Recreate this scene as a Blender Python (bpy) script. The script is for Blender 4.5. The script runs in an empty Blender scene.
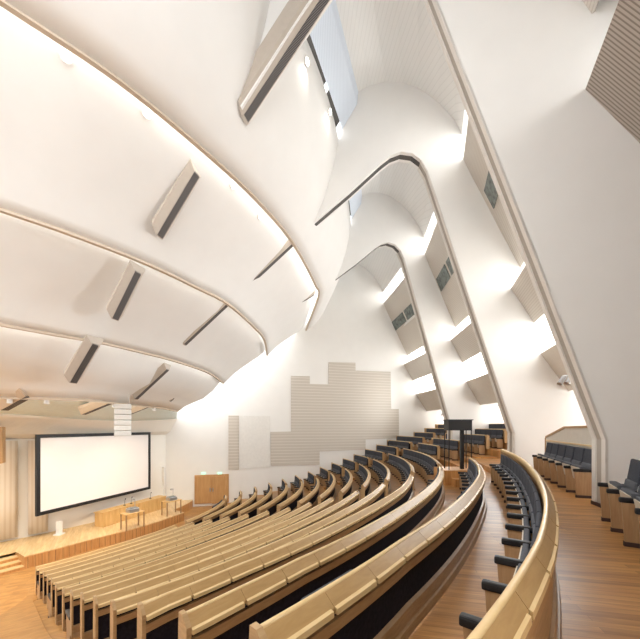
import bpy, bmesh, math, random
from mathutils import Vector
from mathutils.bvhtree import BVHTree
random.seed(7)
C = bpy.context.scene.collection

# ------------------------------------------------------------------ camera, world, exposure
F, HX, HY = 330.0, 320.0, 426.7          # focal length and horizon in 640x639 pixels
cam_d = bpy.data.cameras.new('camera'); cam = bpy.data.objects.new('camera', cam_d); C.objects.link(cam)
cam_d.sensor_width = 36.0; cam_d.sensor_fit = 'HORIZONTAL'; cam_d.lens = F / 640 * 36
cam_d.shift_y = (HY - 319.5) / 640; cam_d.clip_start = 0.05; cam_d.clip_end = 200
cam.location = (0, 0, 0); cam.rotation_euler = (math.pi / 2, 0, 0)
bpy.context.scene.camera = cam
vs = bpy.context.scene.view_settings
vs.view_transform = 'Standard'; vs.look = 'None'; vs.exposure = 0.18; vs.gamma = 1.0; vs.use_curve_mapping = False

world = bpy.data.worlds.new('world'); bpy.context.scene.world = world; world.use_nodes = True
bg = world.node_tree.nodes['Background']; bg.inputs[0].default_value = (0.97, 0.985, 1.0, 1); bg.inputs[1].default_value = 3.6

def area(name, loc, target, sx, sy, power, col=(1, 1, 1)):
    l = bpy.data.lights.new(name, 'AREA'); l.shape = 'RECTANGLE'; l.size = sx; l.size_y = sy; l.energy = power; l.color = col
    o = bpy.data.objects.new(name, l); C.objects.link(o); o.location = loc
    o.rotation_euler = (Vector(target) - Vector(loc)).to_track_quat('-Z', 'Y').to_euler()
    return o
def spot(name, loc, target, power, col, size=2.2, r=.12):
    l = bpy.data.lights.new(name, 'SPOT'); l.energy = power; l.spot_size = size; l.spot_blend = .8; l.shadow_soft_size = r; l.color = col
    o = bpy.data.objects.new(name, l); C.objects.link(o); o.location = loc
    o.rotation_euler = (Vector(target) - Vector(loc)).to_track_quat('-Z', 'Y').to_euler(); return o
WARM = (1.0, 0.77, 0.52)
STAGE_LAMPS = [((-9.22, 11.12, .66), (-11.2, 12.9, -5)), ((-8.12, 13.0, .66), (-10.3, 15.6, -5)), ((-7.95, 15.8, .66), (-9.4, 18.4, -5)), ((-10.1, 10.74, .66), (-8.2, 9.2, -5))]
for p_, q_ in STAGE_LAMPS: spot('stage_lamp', p_, q_, 430, WARM, 1.9, .10)

# ------------------------------------------------------------------ materials
def nt(name):
    m = bpy.data.materials.new(name); m.use_nodes = True; t = m.node_tree
    return m, t, t.nodes['Principled BSDF']
def mat(name, col, rough=0.6, metal=0.0, noise=0.03, scale=6.0, spec=0.5, emit=None):
    m, t, b = nt(name)
    b.inputs['Roughness'].default_value = rough; b.inputs['Metallic'].default_value = metal
    b.inputs['Specular IOR Level'].default_value = spec
    n = t.nodes.new('ShaderNodeTexNoise'); n.inputs['Scale'].default_value = scale; n.inputs['Detail'].default_value = 3
    tc = t.nodes.new('ShaderNodeTexCoord'); t.links.new(tc.outputs['Object'], n.inputs['Vector'])
    r = t.nodes.new('ShaderNodeValToRGB')
    r.color_ramp.elements[0].position = 0.3; r.color_ramp.elements[1].position = 0.7
    r.color_ramp.elements[0].color = [max(0, c * (1 - noise)) for c in col] + [1]
    r.color_ramp.elements[1].color = [min(1, c * (1 + noise)) for c in col] + [1]
    t.links.new(n.outputs['Fac'], r.inputs['Fac']); t.links.new(r.outputs['Color'], b.inputs['Base Color'])
    if emit:
        b.inputs['Emission Color'].default_value = list(emit[:3]) + [1]; b.inputs['Emission Strength'].default_value = emit[3]
    return m
def wood(name, c1, c2, rough=0.35, plank=None, grain=(1.2, 14, 14), rot=0.0, gap=None, var=1.0):
    """stretched noise grain; optional plank pattern (length, width)"""
    m, t, b = nt(name); L = t.links
    b.inputs['Roughness'].default_value = rough
    tc = t.nodes.new('ShaderNodeTexCoord')
    mp = t.nodes.new('ShaderNodeMapping'); mp.inputs['Rotation'].default_value = (0, 0, rot)
    L.new(tc.outputs['Object'], mp.inputs['Vector'])
    mg = t.nodes.new('ShaderNodeMapping'); mg.inputs['Scale'].default_value = grain; L.new(mp.outputs[0], mg.inputs['Vector'])
    n = t.nodes.new('ShaderNodeTexNoise'); n.inputs['Scale'].default_value = 1.6; n.inputs['Detail'].default_value = 5; n.inputs['Distortion'].default_value = 0.6
    L.new(mg.outputs[0], n.inputs['Vector'])
    r = t.nodes.new('ShaderNodeValToRGB'); r.color_ramp.elements[0].position = 0.32; r.color_ramp.elements[1].position = 0.68
    r.color_ramp.elements[0].color = list(c1) + [1]; r.color_ramp.elements[1].color = list(c2) + [1]
    L.new(n.outputs['Fac'], r.inputs['Fac']); out = r.outputs['Color']
    if plank:
        br = t.nodes.new('ShaderNodeTexBrick'); br.offset = 0.37; br.inputs['Scale'].default_value = 1.0
        br.inputs['Brick Width'].default_value = plank[0]; br.inputs['Row Height'].default_value = plank[1]
        br.inputs['Mortar Size'].default_value = 0.0025; br.inputs['Bias'].default_value = 0.0
        br.inputs['Color1'].default_value = (1 - .26 * var, 1 - .28 * var, 1 - .30 * var, 1); br.inputs['Color2'].default_value = (1 + .12 * var, 1 + .12 * var, 1 + .12 * var, 1)
        g = gap or 0.55; br.inputs['Mortar'].default_value = (g, g * .95, g * .9, 1)
        L.new(mp.outputs[0], br.inputs['Vector'])
        mx = t.nodes.new('ShaderNodeMix'); mx.data_type = 'RGBA'; mx.blend_type = 'MULTIPLY'; mx.inputs[0].default_value = 1.0
        L.new(out, mx.inputs[6]); L.new(br.outputs['Color'], mx.inputs[7]); out = mx.outputs[2]
    L.new(out, b.inputs['Base Color'])
    return m
def ribbed(name, c_hi, c_lo, freq, vec, duty=0.5, rough=0.7):
    """fine parallel battens: stripes across direction vec"""
    m, t, b = nt(name); L = t.links; b.inputs['Roughness'].default_value = rough
    tc = t.nodes.new('ShaderNodeTexCoord')
    d = t.nodes.new('ShaderNodeVectorMath'); d.operation = 'DOT_PRODUCT'; d.inputs[1].default_value = vec
    L.new(tc.outputs['Object'], d.inputs[0])
    mu = t.nodes.new('ShaderNodeMath'); mu.operation = 'MULTIPLY'; mu.inputs[1].default_value = freq; L.new(d.outputs['Value'], mu.inputs[0])
    fr = t.nodes.new('ShaderNodeMath'); fr.operation = 'FRACT'; L.new(mu.outputs[0], fr.inputs[0])
    r = t.nodes.new('ShaderNodeValToRGB'); e = r.color_ramp.elements
    e[0].position = duty - 0.06; e[0].color = list(c_hi) + [1]; e[1].position = duty + 0.06; e[1].color = list(c_lo) + [1]
    L.new(fr.outputs[0], r.inputs['Fac']); L.new(r.outputs['Color'], b.inputs['Base Color'])
    bp = t.nodes.new('ShaderNodeBump'); bp.inputs['Distance'].default_value = 0.01; bp.inputs['Strength'].default_value = 0.4
    L.new(r.outputs['Color'], bp.inputs['Height']); L.new(bp.outputs[0], b.inputs['Normal'])
    return m
def emis(name, col, s):
    m, t, b = nt(name); b.inputs['Base Color'].default_value = (0.9, 0.9, 0.9, 1)
    b.inputs['Emission Color'].default_value = list(col) + [1]; b.inputs['Emission Strength'].default_value = s
    return m

M = {}
M['plaster'] = mat('white_plaster', (0.89, 0.88, 0.855), 0.75, noise=0.012, scale=1.5)
M['plaster_far'] = mat('far_wall_plaster', (0.88, 0.865, 0.83), 0.75, noise=0.012, scale=1.5)
M['plaster_stage'] = mat('stage_wall_plaster', (0.84, 0.80, 0.73), 0.7, noise=0.012, scale=1.5)
M['lip'] = mat('ceiling_lip_beige', (0.62, 0.52, 0.41), 0.7)
M['paleslot'] = mat('pale_grey_green_plaster', (0.74, 0.82, 0.79), 0.5)
M['edge'] = mat('fin_edge_offwhite', (0.74, 0.71, 0.66), 0.6)
M['groove'] = mat('groove_taupe', (0.40, 0.36, 0.31), 0.7)
M['slit'] = mat('dark_slit', (0.09, 0.085, 0.08), 0.7)
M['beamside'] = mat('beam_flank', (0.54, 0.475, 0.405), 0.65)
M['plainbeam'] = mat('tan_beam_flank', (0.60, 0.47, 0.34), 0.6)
M['louver'] = ribbed('dark_louver', (0.05, 0.045, 0.045), (0.17, 0.155, 0.15), 34, (0.7, 0.5, -0.7))
M['ceil_rib'] = ribbed('ribbed_ceiling_white', (0.87, 0.87, 0.85), (0.81, 0.81, 0.79), 7, (1.0, 0.1, 0.0), 0.85)
M['panel_rib'] = ribbed('ribbed_panel_greige', (0.66, 0.62, 0.56), (0.57, 0.525, 0.465), 13, (0.0, 0.0, 1.0), 0.7)
M['panel_brown'] = ribbed('ribbed_panel_brown', (0.46, 0.405, 0.35), (0.24, 0.20, 0.17), 15, (0.4, 0.917, 0), 0.62)
M['panel_plain'] = mat('plain_panel_greige', (0.64, 0.585, 0.51), 0.7)
M['acoustic'] = ribbed('acoustic_slats', (0.60, 0.545, 0.47), (0.74, 0.69, 0.62), 4.6, (0, 0, 1), 0.78)
M['board'] = mat('white_wall_board', (0.82, 0.80, 0.755), 0.6)
M['glassblue'] = ribbed('skylight_sheet', (0.66, 0.72, 0.80), (0.56, 0.62, 0.70), 14, (0.6, 0.2, 0.5), 0.75)
_b = M['glassblue'].node_tree.nodes['Principled BSDF']; _b.inputs['Emission Color'].default_value = (.80, .88, 1, 1); _b.inputs['Emission Strength'].default_value = .10
M['glow'] = emis('recess_glow', (1.0, 0.99, 0.97), 3.2)
M['slotglow'] = emis('ceiling_slot_glow', (1.0, 0.99, 0.97), 4.4)
M['slotglow2'] = emis('low_slot_glow', (1.0, 0.99, 0.97), 8.0)
M['stageglow'] = emis('stage_slot_glow', (.95, 1.0, .97), 10.0)
M['lamp'] = emis('downlight_glow', (1.0, 0.95, 0.85), 12)
M['glassdark'] = mat('window_glass', (0.16, 0.19, 0.18), 0.15, noise=0.5, scale=5)
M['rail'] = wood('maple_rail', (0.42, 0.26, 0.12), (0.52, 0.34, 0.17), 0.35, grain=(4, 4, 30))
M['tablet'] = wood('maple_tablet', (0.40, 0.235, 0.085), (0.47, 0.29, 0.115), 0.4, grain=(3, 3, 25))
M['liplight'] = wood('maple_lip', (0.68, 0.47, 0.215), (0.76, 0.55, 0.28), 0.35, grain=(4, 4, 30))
M['band'] = wood('oak_band', (0.36, 0.20, 0.085), (0.45, 0.27, 0.125), 0.4, grain=(4, 4, 30))
M['fabric'] = mat('black_fabric', (0.018, 0.015, 0.020), 0.95, noise=0.3, scale=30, spec=0.1)
M['plinth'] = wood('oak_plinth', (0.32, 0.185, 0.085), (0.42, 0.26, 0.13), 0.4, grain=(4, 4, 30))
M['floor'] = wood('oak_strip_floor', (0.43, 0.195, 0.06), (0.60, 0.31, 0.105), 0.38, plank=(1.6, 0.085), grain=(1.0, 12, 1), rot=0.22)
M['floorfront'] = wood('oak_floor_front', (0.40, 0.19, 0.055), (0.52, 0.28, 0.095), 0.35, plank=(0.5, 0.12), grain=(2, 6, 1), rot=-0.5, gap=0.85, var=.6)
M['stagetop'] = wood('pale_stage_deck', (0.66, 0.44, 0.20), (0.80, 0.58, 0.31), 0.45, plank=(1.4, 0.14), grain=(1, 8, 1), rot=1.0, gap=0.85, var=.4)
M['fascia'] = wood('orange_fascia', (0.46, 0.21, 0.065), (0.62, 0.33, 0.12), 0.4, grain=(9, 9, 0.8))
M['counter'] = wood('honey_counter', (0.62, 0.37, 0.13), (0.74, 0.49, 0.21), 0.4, grain=(5, 5, 0.8))
M['doorwood'] = wood('oak_door', (0.50, 0.27, 0.10), (0.60, 0.35, 0.15), 0.4, grain=(8, 8, 0.7))
M['chairwood'] = wood('oak_side_panel', (0.40, 0.225, 0.105), (0.50, 0.31, 0.16), 0.42, grain=(16, 16, 1.2))
M['seatply'] = mat('pale_seat_shell', (0.66, 0.58, 0.46), 0.5)
M['slate'] = mat('slate_fabric', (0.060, 0.064, 0.078), 0.9, noise=0.18, scale=60, spec=0.2)
M['slatelt'] = mat('slate_fabric_light', (0.125, 0.128, 0.142), 0.9, noise=0.15, scale=60, spec=0.2)
M['black'] = mat('black_armrest', (0.012, 0.012, 0.014), 0.45, noise=0.1)
M['kick'] = mat('dark_foot', (0.06, 0.03, 0.025), 0.6)
M['screen'] = mat('screen_white', (0.90, 0.87, 0.87), 0.9, noise=0.004)
M['metal'] = mat('brushed_metal', (0.55, 0.55, 0.56), 0.35, 0.8)
M['white'] = mat('white_paint', (0.82, 0.81, 0.78), 0.4)
M['green'] = emis('exit_green', (0.10, 0.75, 0.42), 0.9)
M['stagepanel'] = ribbed('ribbed_stage_wood', (0.80, 0.715, 0.60), (0.72, 0.62, 0.49), 5.5, (0.6, 0.8, 0), 0.6)
M['grille'] = mat('grey_grille', (0.42, 0.42, 0.42), 0.6, noise=0.3, scale=40)

# ------------------------------------------------------------------ mesh helpers
def new_obj(name, verts, faces, m, parent=None, smooth=False):
    me = bpy.data.meshes.new(name); me.from_pydata([tuple(p) for p in verts], [], faces)
    bm = bmesh.new(); bm.from_mesh(me); bmesh.ops.recalc_face_normals(bm, faces=bm.faces); bm.to_mesh(me); bm.free()
    me.materials.append(m)
    if smooth:
        me.polygons.foreach_set('use_smooth', [True] * len(me.polygons))
    o = bpy.data.objects.new(name, me); C.objects.link(o)
    if parent: o.parent = parent
    return o
def tag(o, label=None, cat=None, group=None, kind=None):
    if label: o['label'] = label
    if cat: o['category'] = cat
    if group: o['group'] = group
    if kind: o['kind'] = kind
    return o
def struct(o, label, cat): return tag(o, label, cat, None, 'structure')
def empty(name, loc=(0, 0, 0), rz=0):
    o = bpy.data.objects.new(name, None); C.objects.link(o); o.location = loc; o.rotation_euler = (0, 0, rz); o.empty_display_size = .1
    return o
class MB:
    def __init__(s): s.v = []; s.f = []
    def add(s, v, f):
        n = len(s.v); s.v += [Vector(p) for p in v]; s.f += [tuple(i + n for i in q) for q in f]; return s
    def box(s, x0, x1, y0, y1, z0, z1, bev=0.0):
        if bev <= 0:
            v = [(x, y, z) for z in (z0, z1) for y in (y0, y1) for x in (x0, x1)]
            return s.add(v, [(0, 1, 3, 2), (4, 6, 7, 5), (0, 4, 5, 1), (2, 3, 7, 6), (0, 2, 6, 4), (1, 5, 7, 3)])
        bm = bmesh.new(); bmesh.ops.create_cube(bm, size=1)
        for q in bm.verts: q.co = Vector(((x0 + x1) / 2 + q.co.x * (x1 - x0), (y0 + y1) / 2 + q.co.y * (y1 - y0), (z0 + z1) / 2 + q.co.z * (z1 - z0)))
        bmesh.ops.bevel(bm, geom=bm.edges[:], offset=bev, segments=2, affect='EDGES', profile=0.6)
        bm.verts.index_update(); s.add([q.co.copy() for q in bm.verts], [tuple(q.index for q in f.verts) for f in bm.faces]); bm.free(); return s
    def tube(s, p, q, r, n=10):
        p = Vector(p); q = Vector(q); d = (q - p).normalized(); a = d.orthogonal().normalized(); b = d.cross(a)
        v = [c + (a * math.cos(t) + b * math.sin(t)) * r for c in (p, q) for t in [2 * math.pi * i / n for i in range(n)]]
        f = [(i, (i + 1) % n, n + (i + 1) % n, n + i) for i in range(n)] + [tuple(range(n))[::-1], tuple(range(n, 2 * n))]
        return s.add(v, f)
    def prism(s, poly, off):
        """poly: list of 3D points (planar), extruded by vector off"""
        n = len(poly); off = Vector(off); v = [Vector(p) for p in poly] + [Vector(p) + off for p in poly]
        f = [tuple(range(n))[::-1], tuple(range(n, 2 * n))] + [(i, (i + 1) % n, n + (i + 1) % n, n + i) for i in range(n)]
        return s.add(v, f)
    def xf(s, fn, i0=0):
        for i in range(i0, len(s.v)): s.v[i] = Vector(fn(s.v[i]))
        return s
    def build(s, name, m, parent=None, smooth=False): return new_obj(name, s.v, s.f, m, parent, smooth)
def loft(loops, close=False):
    mb = MB(); n = len(loops[0]); v = [p for l in loops for p in l]
    f = [(i * n + j, i * n + j + 1, (i + 1) * n + j + 1, (i + 1) * n + j) for i in range(len(loops) - 1) for j in range(n - 1)]
    return mb.add(v, f)
def solid(o, th, off=0.0):
    md = o.modifiers.new('solid', 'SOLIDIFY'); md.thickness = th; md.offset = off; return o
def ray(px, py): return Vector(((px - HX) / F, 1.0, (HY - py) / F))
def at_z(px, py, z):                        # point of a pixel on the level z
    r = ray(px, py); return r * (z / r.z)
def at_plane(px, py, p0, n):
    r = ray(px, py); return r * (Vector(p0).dot(n) / r.dot(n))
def catmull(P, sub=8):
    P = [Vector(p) for p in P]; out = []
    for i in range(len(P) - 1):
        p0 = P[max(i - 1, 0)]; p1 = P[i]; p2 = P[i + 1]; p3 = P[min(i + 2, len(P) - 1)]
        for k in range(sub):
            t = k / sub; out.append(0.5 * ((2 * p1) + (p2 - p0) * t + (2 * p0 - 5 * p1 + 4 * p2 - p3) * t * t + (3 * p1 - 3 * p2 + p3 - p0) * t ** 3))
    out.append(P[-1]); return out
def lerp_table(x, xs, ys):
    if x <= xs[0]: return ys[0]
    for i in range(1, len(xs)):
        if x <= xs[i]: return ys[i - 1] + (ys[i] - ys[i - 1]) * (x - xs[i - 1]) / (xs[i] - xs[i - 1])
    return ys[-1]

# ------------------------------------------------------------------ the family of parallel seating curves
KN = [-14, -6, -2, 1, 4, 7, 10, 13, 16, 20, 24, 30]
KV = [1.8640, 1.4291, 0.9943, 0.4371, 0.8288, 0.6295, 0.6959, 0.8525, 0.8828, 0.8986, 0.9609, 0.9856]
X0, Y0, PHI = 3.1742, 4.5841, 1.01277
RH = [0.730, 1.056, 1.409, 1.733, 2.095, 2.377, 2.659, 2.941, 3.223, 3.438, 3.653, 3.868, 4.084, 4.299, 4.514]        # drop of each row's rail below the eye
RD = [0.000, 1.061, 2.120, 3.125, 4.126, 5.051, 5.976, 6.901, 7.826, 8.783, 9.741, 10.698, 11.656, 12.613, 13.570]        # inward offset of each row from the last row
DS = 0.1; NS = 441
def build_curve():
    s = [-14 + DS * i for i in range(NS)]; kap = [lerp_table(a, KN, KV) / 20 for a in s]
    ph = [0.0]
    for i in range(1, NS): ph.append(ph[-1] + (kap[i] + kap[i - 1]) / 2 * DS)
    i0 = 140; ph = [p - ph[i0] + PHI for p in ph]
    X = [0.0]; Y = [0.0]
    for i in range(1, NS):
        a = (ph[i] + ph[i - 1]) / 2; X.append(X[-1] + math.cos(a) * DS); Y.append(Y[-1] + math.sin(a) * DS)
    return [x - X[i0] + X0 for x in X], [y - Y[i0] + Y0 for y in Y], ph
CX, CY, CPH = build_curve()
CORR = {0: ([-4.4, -3.0, -1.5, 0, 1.5, 4.1, 6.1, 8], [0, 0, .04, .09, .14, .20, .21, .19]),
        1: ([-4.8, -4.6, -4.0, -2.7, -.2, 2.6, 5, 7.2, 9], [-.05, -.035, 0, .055, .02, -.01, .04, .08, .04]),
        2: ([-4.8, -4.6, -3.9, -3, -1, 3], [-.08, -.07, -.01, .045, .03, 0]),
        3: ([-4.8, -4.6, -4.2, -3, -1, 2, 4, 7], [-.08, -.07, .0, .05, .035, 0, -.03, 0])}
def curve_pt(s, d):
    u = min(max((s + 14) / DS, 0), NS - 1.001); i = int(u); t = u - i
    x = CX[i] * (1 - t) + CX[i + 1] * t; y = CY[i] * (1 - t) + CY[i + 1] * t; p = CPH[i] * (1 - t) + CPH[i + 1] * t
    n = Vector((-math.sin(p), math.cos(p), 0)); return Vector((x, y, 0)) + n * d, n, p
def row_pt(k, s, o=0.0, z=0.0):
    """o = outward from the rail (towards the last row), z = relative to the rail top"""
    d = RD[k] - o if k >= 0 else -o
    if k in CORR: d += lerp_table(s, *CORR[k])
    p, n, a = curve_pt(s, d); p.z = -RH[k] + z; return p
FL = [-min(h + 1.08, 5.5) for h in RH]             # floor level of each row
FRONT = -5.50; WALK = -1.60
def srange(a, b, st): n = max(1, int(round((b - a) / st))); return [a + (b - a) * i / n for i in range(n + 1)]
def sweep(k, prof, s0, s1, st=0.3, mb=None, pt=row_pt):
    mb = mb or MB(); S = srange(s0, s1, st); n = len(prof); v = []; f = []
    for s in S: v += [pt(k, s, o, z) for o, z in prof]
    for i in range(len(S) - 1):
        for j in range(n): a = i * n + j; b = i * n + (j + 1) % n; f.append((a, b, b + n, a + n))
    f += [tuple(range(n))[::-1], tuple(range((len(S) - 1) * n, len(S) * n))]
    return mb.add(v, f)

# ------------------------------------------------------------------ floors
for k in range(0, 15):
    d0 = RD[k] - 0.12; d1 = (RD[k + 1] if k < 14 else RD[14] + 0.0)
    if k == 14: continue
    S = srange(-13, 27, 0.5)
    zb = FL[k + 1] - 0.05
    top = MB(); n = 4; v = []; f = []
    for s in S:
        a = curve_pt(s, d0)[0]; b = curve_pt(s, d1 - 0.12)[0]
        v += [(a.x, a.y, FL[k]), (b.x, b.y, FL[k]), (b.x, b.y, zb), (a.x, a.y, zb)]
    for i in range(len(S) - 1):
        for j in range(4): p = i * 4 + j; q = i * 4 + (j + 1) % 4; f.append((p, q, q + 4, p + 4))
    f += [(3, 2, 1, 0), tuple((len(S) - 1) * 4 + i for i in range(4))]
    o = top.add(v, f).build('floor', M['floor'] if k < 8 else M['floorfront'])
    struct(o, 'wooden stepped floor terrace between two curved seat rows', 'floor')
def flat_slab(name, pts, z, th, m, label):
    o = MB().prism([(x, y, z) for x, y in pts], (0, 0, -th)).build(name, m); return struct(o, label, 'floor')
# walkway behind the last row
v = []; S = srange(-13, 27, 0.5)
lo = []
loops = [[Vector((*row_pt(0, s, .02).xy, WALK)) for s in S]] + [[Vector((*curve_pt(s, d)[0].xy, WALK)) for s in S] for d in (-2.5, -7.5)]
o = solid(loft(loops).build('floor', M['floor']), 0.3, 1); struct(o, 'oak strip walkway behind the last curved seat row', 'floor')
# front floor before the stage
flat_slab('floor', [(-24, 0), (-3, 2), (-3, 26), (-24, 26)], FRONT, 0.2, M['floorfront'], 'orange wooden floor in front of the stage')
# side ramp along the near row ends
rl = []
for k in range(0, 15):
    zz = FL[max(k - 1, 0)] + 0.015 if k < 14 else FL[13] + 0.015
    rl.append([Vector((*curve_pt(s, RD[k] - 0.12)[0].xy, zz)) for s in srange(-13, -4.86, 0.6)])
rl.append([Vector((*curve_pt(s, RD[14] + 0.8)[0].xy, FRONT + 0.01)) for s in srange(-13, -4.86, 0.6)])
o = loft(rl).build('floor', M['floorfront']); struct(o, 'orange wooden aisle floor sloping past the near row ends', 'floor')
# raised platforms behind the last row on the far side
UP = [(-1.25, 0.44), (-2.3, 0.12), (-3.35, -0.20)]           # offset, rail drop below the eye
for i, (d, h) in enumerate(UP):
    S = srange(13.0, 27, 0.5); zz = -(h + 1.08); dn = UP[i + 1][0] if i < 2 else -7.5
    v = []; f = []
    for s in S:
        a = curve_pt(s, d + 0.95)[0]; b = curve_pt(s, dn + 0.95 if i < 2 else -7.5)[0]
        v += [(a.x, a.y, zz), (b.x, b.y, zz), (b.x, b.y, WALK - .05), (a.x, a.y, WALK - .05)]
    for q in range(len(S) - 1):
        for j in range(4): p = q * 4 + j; r = q * 4 + (j + 1) % 4; f.append((p, r, r + 4, p + 4))
    f += [(3, 2, 1, 0), tuple((len(S) - 1) * 4 + j for j in range(4))]
    o = MB().add(v, f).build('floor', M['floor']); struct(o, 'raised wooden platform under the rear alcove seats', 'floor')

# ------------------------------------------------------------------ fins
FIN = [((3.0, 0.35), (-.87, .49)), ((5.6, 6.6), (-.963, .27)), ((7.6, 13.1), (-1.0, .04)), ((8.2, 20.8), (-.965, -.26)), ((7.0, 27.4), (-.96, -.28))]
def fp(i, s, z, t=0.0):
    (x, y), (ux, uy) = FIN[i]; return Vector((x + ux * s - uy * t * (-1), y + uy * s + (-ux) * t, z)) if False else Vector((x + ux * s + uy * t, y + uy * s - ux * t, z))
LEAN = [(0, -0.25), (0.95, 2.7), (1.9, 5.6), (2.75, 8.2), (3.35, 10.05), (3.6, 10.5), (3.95, 10.78), (4.4, 10.86), (4.8, 10.72), (5.2, 10.42), (6.4, 9.35), (8.6, 7.42)]
LEAN[-1] = (8.3, 7.78)
LEAN1 = LEAN[:5] + [(3.6, 10.62), (4.0, 11.2), (4.4, 11.5), (4.8, 11.45), (5.2, 11.15), (6.4, 9.85), (7.85, 8.2)]
LEANS = {0: LEAN1, 1: LEAN1, 2: LEAN, 3: LEAN}
BACK = [(8.15, 8.7), (7.7, 10.2), (7.25, 12.4), (7.1, 14.2), (0.6, 14.2), (-1.8, 10.5), (-4.2, 5.8), (-5.5, 2.6), (-5.5, -1.6)]
for i in (0, 1, 2, 3):
    LN = LEANS[i]; poly = [(0, -1.6)] + LN + BACK
    o = MB().prism([fp(i, s, z, -0.25) for s, z in poly], fp(i, 0, 0, .25) - fp(i, 0, 0, -.25)).build('wall_right', M['plaster'])
    struct(o, ['white leaning fin wall beside the camera, outside the picture', 'great white leaning fin wall nearest the camera', 'white leaning fin wall in the middle', 'white leaning fin wall farthest back'][i], 'wall')
    # raised edge strips with a groove between them
    for nm, t0, t1, m, rz in (('edge_strip', -0.25, -0.11, 'edge', 0.03), ('edge_strip', 0.11, 0.25, 'edge', 0.03), ('groove', -0.11, 0.11, 'groove', 0.004)):
        mb = MB(); L = [(0, -1.6)] + LN[:6]
        vv = []; ff = []
        for a, (s, z) in enumerate(L):
            for (tt, off) in ((t0, -0.02), (t1, -0.02), (t1, rz), (t0, rz)): vv.append(fp(i, s + off, z, tt))
        for a in range(len(L) - 1):
            for j in range(4): p = a * 4 + j; q = a * 4 + (j + 1) % 4; ff.append((p, q, q + 4, p + 4))
        mb.add(vv, ff).build(nm, M[m], o)
    # dark slit over the bend and down the sloping part
    L = LN[5:]; vv = []; ff = []
    for a, (s, z) in enumerate(L):
        w = 0.10; nx, nz = (0.55, -0.83) if a > 3 else ((0.9, -0.4) if a < 2 else (0.2, -1))
        nx, nz = (-0.55, -0.8) if a > 3 else ((0.6, -0.5) if a < 1 else (0.0, -1.0))
        for (tt, off) in ((-w, -.02), (w, -.02), (w, .02), (-w, .02)): vv.append(fp(i, s + nx * off, z + nz * off, tt))
    for a in range(len(L) - 1):
        for j in range(4): p = a * 4 + j; q = a * 4 + (j + 1) % 4; ff.append((p, q, q + 4, p + 4))
    MB().add(vv, ff).build('dark_slot', M['slit'], o)
# foot skirting of the nearest fin
mb = MB().prism([fp(1, .04, -1.6, -.27), fp(1, .04, -1.6, .27), fp(1, -.02, -1.6, .27), fp(1, -.02, -1.6, -.27)], (0, 0, .07))
o = mb.build('baseboard_right', M['kick']); struct(o, 'dark skirting at the foot of the nearest fin', 'skirting')

# bay surfaces spanning fin to fin
def bay(i, prof, name, m, fr0=0.0, fr1=1.0, th=0.06, off=0.0, zs=None):
    a = []; b = []
    for s, z in prof:
        P = fp(i, s, z, .25 + off); Q = fp(i + 1, s, z * (zs or 1.0), (-.25 if i + 1 < 4 else 0) - off)
        a.append(P + (Q - P) * fr0); b.append(P + (Q - P) * fr1)
    return solid(loft([a, b]).build(name, m, smooth=False), th, 0)
CEIL = [(6.1, 13.3), (5.6, 13.55), (5.0, 13.68), (4.3, 13.6), (3.6, 13.3), (2.9, 12.75), (2.3, 12.05), (2.0, 11.45)]
PA = [(1.95, 10.5), (1.62, 9.8), (1.25, 9.1), (0.5, 7.6), (-0.23, 6.2)]
PB = [(0.12, 5.4), (-0.75, 4.05)]
PC = [(-1.0, 2.85), (-2.05, 1.4)]
PA0 = [(1.95, 11.2), (0.57, 8.75), (0.22, 8.05)]
PB0 = [(0.33, 6.62), (-0.65, 5.2), (-1.7, 3.7)]
bayname = ['nearest bay at the right edge', 'bay between the near and middle fins', 'bay between the middle and far fins', 'farthest bay by the end wall']
for i in range(4):
    zs = 0.95 if i == 3 else 1.0
    o = bay(i, CEIL, 'ceiling', M['ceil_rib'], zs=zs); struct(o, 'finely ribbed white vault ceiling of the ' + bayname[i], 'ceiling')
    A, B = (PA0, PB0) if i == 0 else (PA, PB)
    tag(bay(i, A, 'acoustic_panel', M['panel_rib'], zs=zs), 'tall ribbed greige panel, upper one in the ' + bayname[i], 'panel', 'sloping bay panels')
    tag(bay(i, B, 'acoustic_panel', M['panel_brown'] if i == 0 else M['panel_rib'], zs=zs), ('brown finely battened panel high in the ' if i == 0 else 'ribbed greige panel, second one down in the ') + bayname[i], 'panel', 'sloping bay panels')
    if i: tag(bay(i, PC, 'ceiling_panel', M['panel_plain'], zs=zs), 'plain beige sloping panel low in the ' + bayname[i], 'panel', 'plain sloping bay panels')
    # glow strips added behind the panels for the bright recesses; topmost lights the vault
    G = [[(-.5, 8.0), (-.8, 6.9)]] if i == 0 else [[(1.45, 11.6), (1.1, 10.5)], [(-0.55, 6.6), (-.85, 5.3)], [(-1.1, 4.3), (-1.7, 2.7)]]
    for g in G:
        o = bay(i, g, 'window_%d' % (1 + i), M['glow'], th=.03, zs=zs); struct(o, 'glowing strip added behind the sloping panels as a bright recess', 'window')
    # recess walls and the alcove back wall
    o = bay(i, [(2.0, 12.0), (1.4, 12.0), (-.5, 7.6), (-1.3, 6.6), (-1.4, 5.0), (-2.3, 4.2), (-2.6, 2.6), (-4.6, 1.9), (-4.6, -1.6)], 'wall_right', M['plaster'], zs=zs)
    struct(o, 'white recess wall behind the panels of the ' + bayname[i], 'wall')
    # skylight sheet and its dark gaps
    o = bay(i, [(6.1, 13.3), (6.15, 12.8), (6.72, 11.85)], 'window_%d' % (5 + i), M['glassblue'], zs=zs); struct(o, 'pale blue ribbed skylight sheet above the hall', 'window')
    for u0, u1 in ((.06, .60), (.66, .93)):
        o = bay(i, [(6.70, 11.88), (6.98, 11.42)], 'window_%d' % (9 + i), M['slit'], u0, u1, .02, zs=zs); struct(o, 'narrow dark gap beside the skylight sheet', 'window')
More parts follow.
